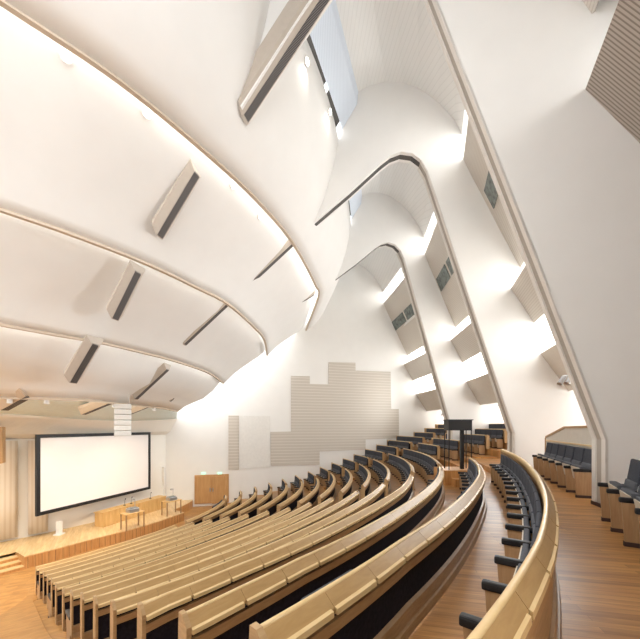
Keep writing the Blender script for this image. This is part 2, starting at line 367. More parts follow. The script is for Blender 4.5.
# glazed band set in the upper panel of each bay
for i, sp in ((1, [(0.06, 0.93)]), (2, [(0.04, 0.66), (0.70, 0.97)]), (3, [(0.10, 0.62), (0.66, 0.97)])):
    zs = 0.95 if i == 3 else 1.0
    for (a, b) in sp:
        w = bay(i, [(1.13 + .10, 8.95), (0.78 + .10, 8.25)], 'window_pane', M['glassdark'], a, b, .05, zs=zs)
        fr = bay(i, [(1.19 + .04, 9.07), (0.71 + .05, 8.12)], 'control_window', M['white'], a - .02, b + .02, .05, zs=zs)
        tag(fr, 'white framed dark glass window in the upper panel of the %s, %s' % (bayname[i], 'wide pane' if b - a > .5 else 'narrow pane'), 'window')
        w.parent = fr
# alcove ceilings, with a glowing sheet added for the lit white back wall
for i in (1, 2, 3):
    o = bay(i, [(-2.5, 1.45), (-4.2, 1.75)], 'ceiling', M['plaster']); struct(o, 'white alcove ceiling under the low panel', 'ceiling')
    o = bay(i, [(-4.5, 1.3), (-4.52, -0.2)], 'window_%d' % (13 + i), M['glow'], .03, .97, .03); struct(o, 'glowing sheet added as the lit back wall of the rear alcove', 'window')

# ------------------------------------------------------------------ stepped curved ceiling shells
A1 = [(0, 0), (120, 81), (207, 153), (257, 200), (293, 243), (315, 284), (318, 297), (307, 327)]
A2 = [(0, 209), (72, 234), (147, 263.5), (195, 286.5), (227.5, 303.5), (254, 327), (264, 339), (266.4, 351)]
A3 = [(0, 324), (54, 334), (104, 343), (144, 352.5), (173, 360), (201.6, 369.5), (212, 374.5), (220, 380.5)]
A4 = [(0, 397.3), (30, 398), (55, 398.7), (90, 400.2), (118, 403), (155, 407), (165, 408.3), (173, 410)]
def arc_pts(A, z): 
    P = [at_z(x, y, z) for x, y in A]; P = [P[0] + (P[0] - P[1]) * 1.3] + P + [P[-1] + (P[-1] - P[-2]).normalized() * 1.2]; P[0].z = z; return catmull(P, 6)
LIP = [arc_pts(A1, 7.3), arc_pts(A2, 4.9), arc_pts(A3, 2.78), arc_pts(A4, 0.95)]
led = [(-12.5, 11.4), (-12.2, 12.6), (-11.8, 14.2), (-11.2, 16.0), (-10.6, 18.3), (-10.15, 20.3), (-9.72, 22.35)]
lz = [0.50, 0.51, 0.46, 0.36, 0.35, 0.42, 0.54]
led3 = catmull([(x, y, z) for (x, y), z in zip(led, lz)], 9)
def resample(P, n):
    L = [0]
    for a, b in zip(P, P[1:]): L.append(L[-1] + (b - a).length)
    out = []; 
    for i in range(n):
        t = L[-1] * i / (n - 1); out.append(Vector([lerp_table(t, L, [p[c] for p in P]) for c in range(3)]))
    return out
LIP.append(resample(led3, len(LIP[3])))
top0 = catmull([Vector(p) for p in [(-8.6, -.6, 0), (-4.0, 3.5, 0), (-2.1, 6.1, 0), (-1.04, 8.46, 0), (0.0, 10.8, 0), (.75, 13.4, 0), (1.6, 18.0, 0), (1.75, 20.5, 0), (1.1, 25.3, 0), (.9, 26.6, 0)]], 6)
def clip_far(p):
    return p
def shell(lo, hi, prof, name, m, label, slot=True):
    loops = []
    for t, q in prof:
        loops.append([Vector((a.x + (b.x - a.x) * t, a.y + (b.y - a.y) * t, a.z + (b.z - a.z) * q)) for a, b in zip(lo, hi)])
    o = loft(loops).build(name, m, smooth=True); solid(o, 0.08, 0); return struct(o, label, 'ceiling')
for p in top0: p.z = 11.45
PR1 = [(0, 0), (.2, .075), (.4, .18), (.56, .31), (.7, .45), (.84, .65), (.94, .84), (1.0, 1.0)]
PR = [(0, 0), (.07, .10), (.15, .22), (.24, .345), (.4, .53), (.6, .74), (.78, .93), (.9, 1.08), (.96, 1.2), (1.0, 1.34)]
PR4 = [(0, 0), (.15, .18), (.35, .33), (.54, .46), (.75, .74), (.9, 1.02), (1, 1.34)]
PR5 = [(0, 0), (.2, .35), (.45, .9), (.7, 1.5), (.88, 2.0), (1.0, 2.6)]
shells = [shell(LIP[0], top0, PR1, 'ceiling', M['plaster'], 'highest curved white ceiling shell above the rear seats')]
for k, lab in ((1, 'second curved white ceiling shell'), (2, 'third curved white ceiling shell'), (3, 'fourth curved white ceiling shell nearest the stage')):
    shells.append(shell(LIP[k], LIP[k - 1], PR if k < 3 else PR4, 'ceiling', M['plaster'], lab))
shells.append(shell(LIP[4], LIP[3], PR5, 'ceiling', M['paleslot'], 'narrow pale ceiling strip above the stage ledge'))
# daylight glazing standing in the slot above each lip, facing the next shell
for k in range(4):
    hi = LIP[k]; lo = LIP[k + 1]; q = (PR if k < 3 else PR5)[-1][1]
    l0 = []; l1 = []
    for j, (a, b) in enumerate(zip(lo, hi)):
        d = hi[min(j + 1, len(hi) - 1)] - hi[max(j - 1, 0)]; d = Vector((d.y, -d.x, 0)).normalized()
        top = a.z + (b.z - a.z) * q
        if j > 0.80 * len(hi): continue
        l0.append(Vector((b.x + d.x * .10, b.y + d.y * .10, b.z + .30))); l1.append(Vector((b.x + d.x * .14, b.y + d.y * .14, top - .02 if k < 3 else b.z + .52)))
    o = loft([l0, l1]).build('window_%d' % (20 + k), M[('slotglow', 'slotglow', 'slotglow2', 'stageglow')[k]]); struct(o, 'hidden daylight glazing in the slot above a curved ceiling lip', 'window')
# beige lips along the lower shell edges
for k in range(5):
    P = LIP[k]; vv = []; ff = []
    for j, p in enumerate(P):
        d = (P[min(j + 1, len(P) - 1)] - P[max(j - 1, 0)]); n = Vector((-d.y, d.x, 0)).normalized()
        for o_, z_ in ((-.06, -.055), (.05, -.055), (.05, .04 if k < 4 else .10), (-.06, .04 if k < 4 else .10)): vv.append(p + n * o_ + Vector((0, 0, z_)))
    for a in range(len(P) - 1):
        for j in range(4): q = a * 4 + j; r = a * 4 + (j + 1) % 4; ff.append((q, r, r + 4, q + 4))
    ff += [(3, 2, 1, 0), tuple((len(P) - 1) * 4 + j for j in range(4))]
    o = MB().add(vv, ff).build('trim_%d' % (k + 1), M['lip'] if k < 4 else M['plaster_stage']); struct(o, 'thin beige lip along a curved ceiling shell', 'trim')

# radial beams with dark louvres
def beam(i, a, b, label, up_a=0.25, up_b=0.34, w0=0.12, w1=0.28):
    (sa, za), (sb, zb) = a, b
    root = empty('ceiling_beam', fp(i, sb, zb))
    inv = -root.location
    mb = MB()
    def sect(s, z, up): return [fp(i, s, z, -w0) + inv, fp(i, s, z, w0) + inv, fp(i, s, z + .22, w1) + inv, fp(i, s, z + up, w1) + inv, fp(i, s, z + up, -w1) + inv, fp(i, s, z + .22, -w1) + inv]
    v = sect(sa, za, up_a) + sect(sb, zb, up_b); f = [tuple(range(6))[::-1], tuple(range(6, 12))] + [(j, (j + 1) % 6, 6 + (j + 1) % 6, 6 + j) for j in range(6)]
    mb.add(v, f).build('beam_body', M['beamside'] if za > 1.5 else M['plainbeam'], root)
    w = w0 * .85
    dx = sb - sa; e = 0.02
    v = [fp(i, s, z + q, t) + inv for s, z in ((sa, za), (sb - .02 * dx, zb - .02 * (zb - za))) for t, q in ((-w, .03), (w, .03), (w, -.012), (-w, -.012))]
    MB().add(v, [(0, 1, 2, 3), (4, 5, 6, 7), (0, 1, 5, 4), (1, 2, 6, 5), (2, 3, 7, 6), (3, 0, 4, 7)]).build('louver', M['louver'], root)
    tag(root, label, 'beam', 'radial ceiling beams with louvres')
fn = ['', 'near', 'middle', 'far']
beam(1, (4.9, 11.42), (7.9, 8.08), 'widest ceiling beam with dark louvre at top centre on the highest shell', .8, .8, .13, .31)
for k, (w, L) in enumerate((('second', {1: ((9.35, 6.98), (10.6, 5.42)), 2: ((8.7, 7.42), (10.75, 5.57)), 3: ((8.8, 7.42), (11.3, 5.66))}),
                        ('third', {1: ((11.35, 4.5), (12.2, 3.2)), 2: ((11.38, 5.02), (13.2, 3.36)), 3: ((12.1, 5.02), (13.98, 3.46))}),
                        ('fourth', {1: ((12.95, 2.5), (13.85, 1.36)), 2: ((13.9, 2.35), (15.25, 1.13)), 3: ((14.95, 2.4), (16.3, 1.25))}),
                        ('lowest', {1: ((15.75, .98), (16.9, .55)), 2: ((16.25, 1.0), (17.5, .5)), 3: ((17.2, 1.0), (18.2, .55))}))):
    for i, (a, b) in L.items():
        beam(i, a, b, 'louvred beam on the %s ceiling shell in line with the %s fin' % (w, fn[i]))

# ------------------------------------------------------------------ far end wall, screen wall
WP = Vector((-7.6, 23.0, 0)); WD = Vector((1, .29, 0)).normalized(); WN = Vector((WD.y, -WD.x, 0))    # WN faces the camera
def wall_pt(t, z, off=0.0): p = WP + WD * t + WN * off; return Vector((p.x, p.y, z))
def on_wall(px, py, off=0.0): return at_plane(px, py, WP + WN * off, WN)
o = MB().prism([wall_pt(-3.1, FRONT, 0), wall_pt(21, FRONT, 0), wall_pt(21, 14.2, 0), wall_pt(-3.1, 14.2, 0)], -WN * .3).build('wall_far', M['plaster_far'])
struct(o, 'tall off-white end wall with doors and acoustic slats', 'wall')
FW = catmull([Vector(p) for p in [(-20, 9.5, 0), (-16.4, 12.2, 0), (-13.9, 14.37, 0), (-12.6, 16.2, 0), (-11.55, 18.1, 0), (-10.95, 20.2, 0), (-10.42, 22.3, 0)]], 6)
wl = [[Vector((p.x, p.y, z)) for p in FW] for z in (FRONT, -4.9, 4.5)]
o = solid(loft(wl).build('wall_stage', M['plaster_stage'], smooth=True), .12, 0); struct(o, 'curving warm white wall behind the stage', 'wall')
# stage ledge and its soffit
L5 = LIP[4]; back = resample([p for p in FW if p.y > 11.6], len(L5))
lo = [[p.copy() for p in L5], [p + Vector((-.05, .03, -.09)) for p in L5], [Vector((a.x * .45 + b.x * .55, a.y * .45 + b.y * .55, -.30)) for a, b in zip(L5, back)], [Vector((b.x, b.y, -.55)) for b in back]]
o = solid(loft(lo).build('ceiling', M['plaster_stage'], smooth=False), .05, 0); struct(o, 'sloping cream soffit of the ledge over the screen', 'ceiling')
# pale battened cladding at the left of the screen
pw = [p for p in FW if p.y < 16.6]
for j, (a, b) in enumerate(((0.36, .58), (.60, .80), (.82, .91))):
    Q = resample(pw, 60)[int(60 * a):int(60 * b)]
    lo = [[Vector((p.x + .16 + (.10 + .18 * math.sin(min(1, max(0, (z + 4.9) / 4.6)) * 1.5)) * math.sin((q / (len(Q) - 1)) * math.pi), p.y - .10, z)) for q, p in enumerate(Q)] for z in (-4.88, -3.4, -2.0, -1.2, -.62)]
    o = solid(loft(lo).build('wall_cladding', M['stagepanel'], smooth=True), .04, 0)
    tag(o, ['pale battened wood cladding bulging from stage wall, at the left picture edge', 'pale battened wood cladding on stage wall, middle of three', 'pale battened wood cladding on stage wall beside the screen'][j], 'cladding', 'curved wood cladding left of the screen')

# side wall on the camera's own side of the hall, behind and left of the viewpoint
o = MB().prism([(6.5, -3.6, -5.4), (-24, 7.0, -5.4), (-24, 7.0, 6.0), (6.5, -3.6, 6.0)], (.1, -.3, 0)).build('wall_near', M['plaster']); struct(o, 'white side wall behind the camera', 'wall')
# acoustic slats on the end wall
def pz(x, y): return (220 + x / 3.2, 340 + y / 3.2)
def wall_poly(name, pts, m, th, label, cat, off=0.0, parent=None):
    P = [on_wall(*p, off) for p in pts]
    o = MB().prism(P, WN * th).build(name, m, parent)
    if label: tag(o, label, cat)
    return o
def rect_wall(name, x0, x1, y0, y1, m, th, label, cat, off=0.0, parent=None):
    """upright rectangle on the end wall"""
    a = on_wall(x0, y0, off); b = on_wall(x1, y0, off); c = on_wall(x0, y1, off)
    z1 = a.z; z0 = c.z
    P = [Vector((a.x, a.y, z0)), Vector((b.x, b.y, z0)), Vector((b.x, b.y, z1)), Vector((a.x, a.y, z1))]
    o = MB().prism(P, WN * th).build(name, m, parent)
    if label: tag(o, label, cat)
    return o
o = wall_poly('acoustic_panel', [pz(*p) for p in [(227, 115), (287, 116), (287, 141), (347, 142), (347, 71), (433, 73), (433, 98), (545, 102), (547, 221), (571, 221), (572, 314), (465, 318), (465, 350), (318, 357), (318, 399), (162, 402), (161, 294), (227, 293)]], M['acoustic'], .05, 'large stepped field of grey-beige acoustic slats on the end wall', 'panel')
rect_wall('acoustic_panel', 228.4, 239, 415.6, 470, M['acoustic'], .05, 'narrow upright strip of acoustic slats near the doors', 'panel')
rect_wall('wall_board', 239.6, 270, 415.8, 468.5, M['board'], .04, 'blank white board between the two slatted acoustic panels', 'board')

# double door and exit signs
dr = empty('door_1', on_wall(211.5, 504)); struct(dr, 'honey oak double door at the far end of the stage', 'door')
def dbox(x0, x1, y0, y1, off, th, nm, m, par=dr):
    a = on_wall(x0, y0, off); b = on_wall(x1, y0, off); c = on_wall(x0, y1, off)
    q = Vector(par.location) if par is dr else Vector(dr.location)
    P = [Vector((a.x, a.y, c.z)) - q, Vector((b.x, b.y, c.z)) - q, Vector((b.x, b.y, a.z)) - q, Vector((a.x, a.y, a.z)) - q]
    return MB().prism(P, WN * th).build(nm, m, par)
dbox(194.6, 228.8, 475.2, 504, 0, .07, 'door_frame', M['doorwood'])
d1 = dbox(196, 211.2, 476.6, 503.6, .07, .04, 'door_leaf', M['doorwood']); d2 = dbox(212, 227.6, 476.6, 503.6, .07, .04, 'door_leaf', M['doorwood'])
dbox(209.6, 210.8, 488, 491.5, .11, .04, 'door_handle', M['metal'], d1); dbox(212.4, 213.4, 488, 491.5, .11, .04, 'door_handle', M['metal'], d2)
for j, x in enumerate((203.5, 219.7)):
    c = on_wall(x, 473.3, .02); e = empty('exit_sign', c)
    q = WD * .13
    MB().prism([-q + Vector((0, 0, -.07)), q + Vector((0, 0, -.07)), q + Vector((0, 0, .07)), -q + Vector((0, 0, .07))], WN * .05).build('sign_face', M['green'], e)
    # white running figure and arrow
    w = MB(); up = Vector((0, 0, 1)); n = WN * .055
    for (a, b, r) in (((-.05, .03), (-.03, -.01), .007), ((-.03, -.01), (-.06, -.05), .006), ((-.03, -.01), (0, -.045), .006), ((.03, 0), (.10, 0), .006), ((.10, 0), (.075, .025), .006), ((.10, 0), (.075, -.025), .006)):
        w.tube(WD * a[0] + up * a[1] + n, WD * b[0] + up * b[1] + n, r, 6)
    w.build('pictogram', M['white'], e)
    tag(e, 'small green exit sign over the %s door leaf' % ('left', 'right')[j], 'sign', 'exit signs over the double door')

# ------------------------------------------------------------------ screen
sl = Vector((-12.09, 14.04, 0)); sr = Vector((-10.46, 20.3, 0)); sd = (sr - sl).normalized(); sn = Vector((sd.y, -sd.x, 0))
scr = empty('projection_screen', (sl + sr) / 2 + Vector((0, 0, -3.82))); tag(scr, 'wide white projection screen in a black border on the stage wall', 'screen')
def sbox(x0, x1, z0, z1, d0, d1, nm, m):
    W = (sr - sl).length; q = scr.location
    P = [sl + sd * x0 + Vector((0, 0, z0)) + sn * d0 - q, sl + sd * x1 + Vector((0, 0, z0)) + sn * d0 - q, sl + sd * x1 + Vector((0, 0, z1)) + sn * d0 - q, sl + sd * x0 + Vector((0, 0, z1)) + sn * d0 - q]
    return MB().prism(P, sn * (d1 - d0)).build(nm, m, scr)
W = (sr - sl).length; z0, z1, bw = -3.82, -0.335, .15
sbox(bw, W - bw, z0 + bw, z1 - bw, -.02, .01, 'screen_surface', M['screen'])
fm = MB()
for (a, b, c, d) in ((0, W, z0, z0 + bw), (0, W, z1 - bw, z1), (0, bw, z0 + bw, z1 - bw), (W - bw, W, z0 + bw, z1 - bw)):
    q = scr.location; fm.prism([sl + sd * a + Vector((0, 0, c)) - sn * .05 - q, sl + sd * b + Vector((0, 0, c)) - sn * .05 - q, sl + sd * b + Vector((0, 0, d)) - sn * .05 - q, sl + sd * a + Vector((0, 0, d)) - sn * .05 - q], sn * .1)
fm.build('screen_border', M['black'], scr)

# ------------------------------------------------------------------ stage
SZ = FRONT + 0.49
edge = [at_z(x, y, SZ) for x, y in ((24.3, 556.5), (60, 547.5), (97, 537.5), (130, 529.5), (158, 521.5), (184, 512.3), (173.2, 509.6), (182, 506.0), (189, 502.5), (192.7, 500), (191.5, 498.0), (187, 496.7), (174, 496.3))]
bk = [(-10.9, 22.3)] + [(p.x - .1, p.y) for p in reversed(FW) if 14.0 < p.y < 22.0]
nl = edge[0] + Vector((-.9, .55, 0)).normalized() * 0.95
poly = edge + [Vector((x, y, SZ)) for x, y in bk] + [Vector((-16.8, 12.2, SZ)), nl + (edge[0] - edge[1]).normalized() * 5.0, nl]
stg = empty('stage', (edge[3].x, edge[3].y, FRONT)); tag(stg, 'low wooden stage with pale deck and orange plank front', 'stage')
q = stg.location
MB().prism([p - q for p in poly], (0, 0, -.04)).build('stage_deck', M['stagetop'], stg)
fa = MB()
for a, b in zip(edge, edge[1:]):
    d = (b - a).normalized(); n = Vector((d.y, -d.x, 0)) * -1
    A = a - q + Vector((0, 0, -.04)); B = b - q + Vector((0, 0, -.04)); n = Vector((-d.y, d.x, 0)) * .06
    fa.add([A, B, B + Vector((0, 0, -.45)), A + Vector((0, 0, -.45)), A + n, B + n, B + n + Vector((0, 0, -.45)), A + n + Vector((0, 0, -.45))], [(0, 1, 2, 3), (4, 5, 6, 7), (0, 1, 5, 4), (3, 2, 6, 7), (0, 3, 7, 4), (1, 2, 6, 5)])
    # plank joints
fa.add([edge[0] - q, nl - q, nl - q + Vector((0, 0, -.49)), edge[0] - q + Vector((0, 0, -.49))], [(0, 1, 2, 3)])
fa.build('stage_front', M['fascia'], stg)
jc = 0
for a, b in zip(edge[:6], edge[1:6]):
    L = (b - a).length; d = (b - a).normalized(); n = Vector((d.y, -d.x, 0)) * .004
    for t in range(int(L / .22)):
        p = a + d * (t * .22 + .1) - q; jc += 1; MB().add([p + n + Vector((0, 0, -.05)), p + n + d * .012 + Vector((0, 0, -.05)), p + n + d * .012 + Vector((0, 0, -.49)), p + n + Vector((0, 0, -.49))], [(0, 1, 2, 3)]).build('plank_joint', M['kick'], stg)
ld = (edge[0] - edge[1]).normalized(); inn = (nl - edge[0]).normalized()
for j in range(3):
    a = edge[0] + inn * (.30 * j) - q; z = -.49 + .1225 * (j + 1)
    P = [a, a + ld * 5, a + ld * 5 + inn * (.95 - .3 * j), a + inn * (.95 - .3 * j)]
    P = [Vector((p.x, p.y, -.0 + SZ - q.z - .49)) for p in P]
    st = MB().prism(P, (0, 0, .1225 * (j + 1) - .03)).build('stair_riser', M['fascia'], stg)
    P2 = [p + Vector((0, 0, .1225 * (j + 1) - .03)) for p in P]
    MB().prism(P2, (0, 0, .03)).build('stair_tread', M['liplight'], stg)

# long counter of six panels
cA = at_z(103, 527.3, SZ); cB = at_z(166, 507.5, SZ); cd = (cB - cA).normalized(); cn = Vector((-cd.y, cd.x, 0)); CL = (cB - cA).length
ct = empty('stage_counter', cA, math.atan2(cd.y, cd.x)); tag(ct, 'long low honey wood counter along the stage below the screen', 'counter')
MB().box(0, CL, 0, .55, 0, .68).build('counter_body', M['counter'], ct)
MB().box(-.03, CL + .03, -.03, .6, .68, .72).build('counter_top', M['counter'], ct)
for j in range(6):
    MB().box(CL * j / 6 + .02, CL * (j + 1) / 6 - .02, -.02, .0, .05, .66).build('front_panel', M['counter'], ct)
def tbl(px, py, w, d, h, rz, label):
    p = at_z(px, py, SZ); t = empty('lecture_table', p, rz); tag(t, label, 'table', 'small stage tables')
    MB().box(-w / 2, w / 2, -d / 2, d / 2, h - .035, h, .008).build('tabletop', M['counter'], t)
    for sx in (-1, 1):
        for sy in (-1, 1):
            MB().box(sx * (w / 2 - .05) - .025, sx * (w / 2 - .05) + .025, sy * (d / 2 - .05) - .025, sy * (d / 2 - .05) + .025, 0, h - .035).build('leg', M['plinth'], t)
    return p, h
def device(p, h, rz, label):
    e = empty('overhead_projector', (p.x, p.y, p.z + h), rz); tag(e, label, 'projector', 'grey devices on the stage tables')
    MB().box(-.24, .24, -.19, .19, .0, .20, .02).build('housing', M['metal'], e)
    MB().box(-.20, .20, -.15, .15, .20, .225).build('glass_plate', M['glassdark'], e)
    MB().tube((.18, .13, .2), (.18, .13, .62), .016).tube((.18, .13, .62), (.02, 0, .66), .014).build('arm', M['metal'], e)
    MB().box(-.06, .09, -.06, .06, .58, .66, .01).build('lens_head', M['grille'], e)
p, h = tbl(132.6, 528.2, .95, .6, .80, 1.0, 'small four-legged wooden table at the stage front, nearer one'); device(p, h, 1.0, 'grey overhead projector on the nearer stage table')
p, h = tbl(171.5, 514.2, .95, .6, .80, 1.0, 'small four-legged wooden table at the stage front, farther one'); device(p, h, 1.0, 'grey overhead projector on the farther stage table')
# microphones on the counter
for j, (u, lab) in enumerate(((.36, 'thin black gooseneck microphone on the counter, nearer one'), (.46, 'thin black gooseneck microphone on the counter, middle one'), (.78, 'thin black gooseneck microphone on the counter, farther one'))):
    p = cA + cd * CL * u + cn * .3 + Vector((0, 0, .72)); e = empty('microphone', p); tag(e, lab, 'microphone', 'microphones on the counter')
    MB().tube((0, 0, 0), (0, 0, .03), .06).build('base', M['black'], e); MB().tube((0, 0, .03), (.03, -.03, .28), .009).tube((.03, -.03, .28), (.09, -.09, .36), .009).build('gooseneck', M['black'], e)
    MB().tube((.09, -.09, .36), (.13, -.13, .40), .022).build('mic_head', M['black'], e)
# white pedestal under the screen corner
p = at_z(59.2, 534.5, SZ); e = empty('pedestal', p); tag(e, 'slim white pedestal standing on the stage under the screen', 'pedestal')
MB().box(-.16, .16, -.16, .16, 0, .05).build('foot', M['white'], e); MB().box(-.09, .09, -.09, .09, .05, .62, .01).build('column', M['white'], e)
p = on_wall(161.7, 500) ; p = Vector((-10.05, 21.2, -3.9)); e = empty('column_speaker', p); tag(e, 'tall slim pale column loudspeaker right of the screen', 'loudspeaker')
MB().box(-.09, .09, -.1, .1, 0, 1.35, .02).build('cabinet', M['white'], e); MB().box(-.07, .07, -.11, -.1, .05, 1.3).build('grille', M['board'], e)
MB().tube((0, 0, 0), (0, 0, SZ + 3.9), .03).build('stand_pole', M['white'], e)
# hanging white line array
p = Vector(((123 - HX) / F * 13.2, 13.2, 0)); e = empty('line_array_speaker', (p.x, p.y, -.38), .5); tag(e, 'white stacked line array loudspeaker hanging before the screen', 'loudspeaker')
for j in range(6):
    z = j * .215; y = .02 * (5 - j) ** 1.4 * .35
    MB().box(-.29, .29, -.22 - y, .2 - y, z + .01, z + .20, .02).build('speaker_module', M['white'], e)
    MB().box(-.24, .24, -.235 - y, -.215 - y, z + .04, z + .17).build('grille', M['board'], e)
MB().tube((-.2, 0, 1.3), (-.2, 0, 2.3), .012).tube((.2, 0, 1.3), (.2, 0, 2.3), .012).build('hanging_cable', M['metal'], e)
p = Vector(((-3 - HX) / F * 13.0, 13.0, 0)); e = empty('hanging_speaker', (p.x, p.y, -1.45), .5); tag(e, 'tan hanging loudspeaker cut by the left picture edge', 'loudspeaker')
MB().box(-.22, .22, -.2, .2, 0, 1.45, .06).build('cabinet', M['band'], e); MB().tube((0, 0, 1.4), (0, 0, 2.6), .012).build('hanging_cable', M['metal'], e)

# ------------------------------------------------------------------ seat rows: the curved wooden desks
ORD = ['last', 'second', 'third', 'fourth', 'fifth', 'sixth', 'seventh', 'eighth', 'ninth', 'tenth', 'eleventh', 'twelfth', 'thirteenth', 'fourteenth', 'fifteenth']
def rowname(k): return 'last curved row' if k == 0 else ('front curved row' if k == 14 else ORD[k] + ' row from back')
BLK = {'near': 'long near block', 'middle': 'middle block', 'far': 'block by the end wall'}
PITCH = 0.53
def desk(k, s0, s1, block, d_override=None, tablets=True):
    pt = row_pt if d_override is None else (lambda kk, s, o, z: (lambda r: Vector((r.x, r.y, -d_override[1] + z)))(curve_pt(s, d_override[0] - o)[0]))
    zb = (FL[k - 1] + RH[k]) if (k > 0 and d_override is None) else (-0.87 if d_override is None else -1.08 + .33)
    base = pt(k, s0, 0, zb)
    root = empty('row_desk', base); inv = -base
    nar = .66 if (k == 0 and tablets) else 1.0
    P = lambda kk, s, o, z: pt(kk, s, o * nar if o > 0 else o, z) + inv
    sweep(k, [(-.03, -.10), (-.03, -.012), (-.02, .0), (.0, .002), (.012, -.008), (.014, -.10)], s0, s1, pt=P).build('top_rail', M['liplight'], root, True)
    if tablets:
        L = sum((pt(k, a, 0, 0) - pt(k, b, 0, 0)).length for a, b in zip(srange(s0, s1, .5), srange(s0, s1, .5)[1:]))
        n = max(1, int(L / PITCH)); ds = (s1 - s0) / n
        for j in range(n):
            a = s0 + ds * j + .002; b = s0 + ds * (j + 1) - .002
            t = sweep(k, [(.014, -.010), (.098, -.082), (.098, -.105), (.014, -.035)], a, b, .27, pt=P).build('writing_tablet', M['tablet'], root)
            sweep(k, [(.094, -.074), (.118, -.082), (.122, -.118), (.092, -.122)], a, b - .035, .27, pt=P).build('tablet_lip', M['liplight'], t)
        sweep(k, [(.014, -.04), (.085, -.105), (.085, -.135), (.014, -.10)], s0, s1, pt=P).build('tablet_shadow', M['kick'], root)  # dark strip painted in for the thin shadow under the tablet lip
    else:
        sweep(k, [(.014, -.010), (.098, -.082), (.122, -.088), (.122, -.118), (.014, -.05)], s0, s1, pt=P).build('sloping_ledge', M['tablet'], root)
    sweep(k, [(.06, -.165), (.095, -.165), (.095, -.245), (.06, -.245)], s0, s1, pt=P).build('wood_band', M['band'], root)
    sweep(k, [(.0, -.10), (.062, -.10), (.062, zb + .03), (.0, zb + .03)], s0, s1, pt=P).build('back_panel', M['fabric'] if k > 0 and d_override is None else M['plinth'], root)
    zt = .20 if k > 0 else .24
    sweep(k, [(.06, zb + zt), (.10, zb + zt - .01), (.11, zb + .075), (.06, zb + .075)], s0, s1, pt=P).build('plinth_board', M['plinth'], root)
    sweep(k, [(.0, zb + .07), (.135, zb + .07), (.15, zb + .002), (.0, zb + .002)], s0, s1, pt=P).build('plinth_foot', M['plinth'], root)
    for a, b in ((s0 - .045, s0), (s1, s1 + .045)):
        sweep(k, [(-.04, .012), (.02, .012), (.10, -.06), (.10, zb + .0), (-.06, zb + .0), (-.05, -.12)], a, b, .07, pt=P).build('end_post', M['rail'], root)
    return root
for k in range(15):
    s0 = lerp_table(k, [1, 2, 4, 9, 14], [-4.52, -4.47, -4.44, -4.40, -3.97]) if k else -6.0
    s1 = [6.85, 7.15, 7.1, 7.1, 7.1, 6.7, 6.5, 6.6, 6.7, 6.7, 6.7, 6.8, 6.9, 6.9, 6.9][k]
    d = desk(k, s0, s1, 'near'); tag(d, 'long curved wooden desk rail of the %s, long near block' % rowname(k), 'desk', 'curved desk rails of the near block')
    if k == 0: d = desk(k, 13.6, 18.0, 'middle', tablets=False)
    elif k == 1: d = desk(k, 14.6, 18.0, 'middle', tablets=False)
    else: d = desk(k, 8.2, 18.0, 'middle', tablets=False)
    tag(d, 'curved wooden desk rail of the %s, middle block' % rowname(k), 'desk', 'curved desk rails of the middle block')
    e = lerp_table(k, [0, 14], [23.2, 22.1]); 
    d = desk(k, 19.3, e, 'far', tablets=False); tag(d, 'short curved desk rail of the %s, beside the end wall' % rowname(k), 'desk', 'short desk rails beside the end wall')
UPN = ['lowest raised alcove row', 'middle raised alcove row', 'topmost raised alcove row']
for i, (d_, h_) in enumerate(UP):
    d = desk(0, 13.9 + .25 * i, 18.9, 'up', (d_, h_), False); tag(d, 'wooden rail behind the %s between middle and far fins' % UPN[i], 'desk', 'rails of the raised alcove rows')
    d = desk(0, 20.4 - .1 * i, 22.9, 'up', (d_, h_), False); tag(d, 'wooden rail behind the %s next to the end wall' % UPN[i], 'desk', 'rails of the raised alcove rows')

# ------------------------------------------------------------------ chairs
def chair_meshes(pitch, top, arm=0.62):
    """meshes in chair space: origin on the floor at the rail line, +y forward, x along the row"""
    ms = {}; w = pitch / 2 - (.035 if arm < .62 else .06); ty = 0.0 if arm < .62 else .10
    lean = lambda p: (p.x, p.y - (p.z - .4) * (.02 if ty == 0 else .15) - .0, p.z)
    b = MB(); b.box(-w, w, .045 + ty, .095 + ty, .36, top * .70, .02); b.xf(lean); ms['lumbar'] = (b, 'slatelt')
    b = MB(); b.box(-w - .02, w + .02, .02 + ty, .07 + ty, top * .66, top, .02); b.xf(lean); ms['backrest'] = (b, 'slate')
    b = MB(); b.box(-w, w, .09 + ty, (.15 if ty == 0 else .19) + ty, .36, .59 if ty == 0 else .70, .02); b.xf(lambda p: (p.x, p.y + (p.z - .4) * .18, p.z)); ms['seat'] = (b, 'slatelt')
    b = MB(); b.box(-w + .01, w - .01, (.152 if ty == 0 else .192) + ty, (.168 if ty == 0 else .215) + ty, .36, .56 if ty == 0 else .66, .006); b.xf(lambda p: (p.x, p.y + (p.z - .4) * .18, p.z)); ms['seat_shell'] = (b, 'seatply')
    b = MB(); b.box(-pitch / 2 - .036, -pitch / 2 + .036, .03 + ty, .38 + ty, arm - .07, arm, .018); ms['armrest'] = (b, 'black')
    b = MB(); b.add([(x, y, z) for x in (-pitch / 2 - .022, -pitch / 2 + .022) for y, z in ((.03 + ty, .06), (.32 + ty, .06), (.355 + ty, arm - .07), (.03 + ty, arm - .07))], [(0, 1, 2, 3), (4, 5, 6, 7), (0, 1, 5, 4), (1, 2, 6, 5), (2, 3, 7, 6), (3, 0, 4, 7)]); ms['side_panel'] = (b, 'chairwood')
    b = MB(); b.box(-pitch / 2 - .03, -pitch / 2 + .03, .03 + ty, .33 + ty, 0, .06); ms['foot'] = (b, 'kick')
    out = {}
    for k, (b, m) in ms.items():
        o = b.build(k, M[m]); out[k] = o.data; bpy.data.objects.remove(o)
    return out
CP = .62
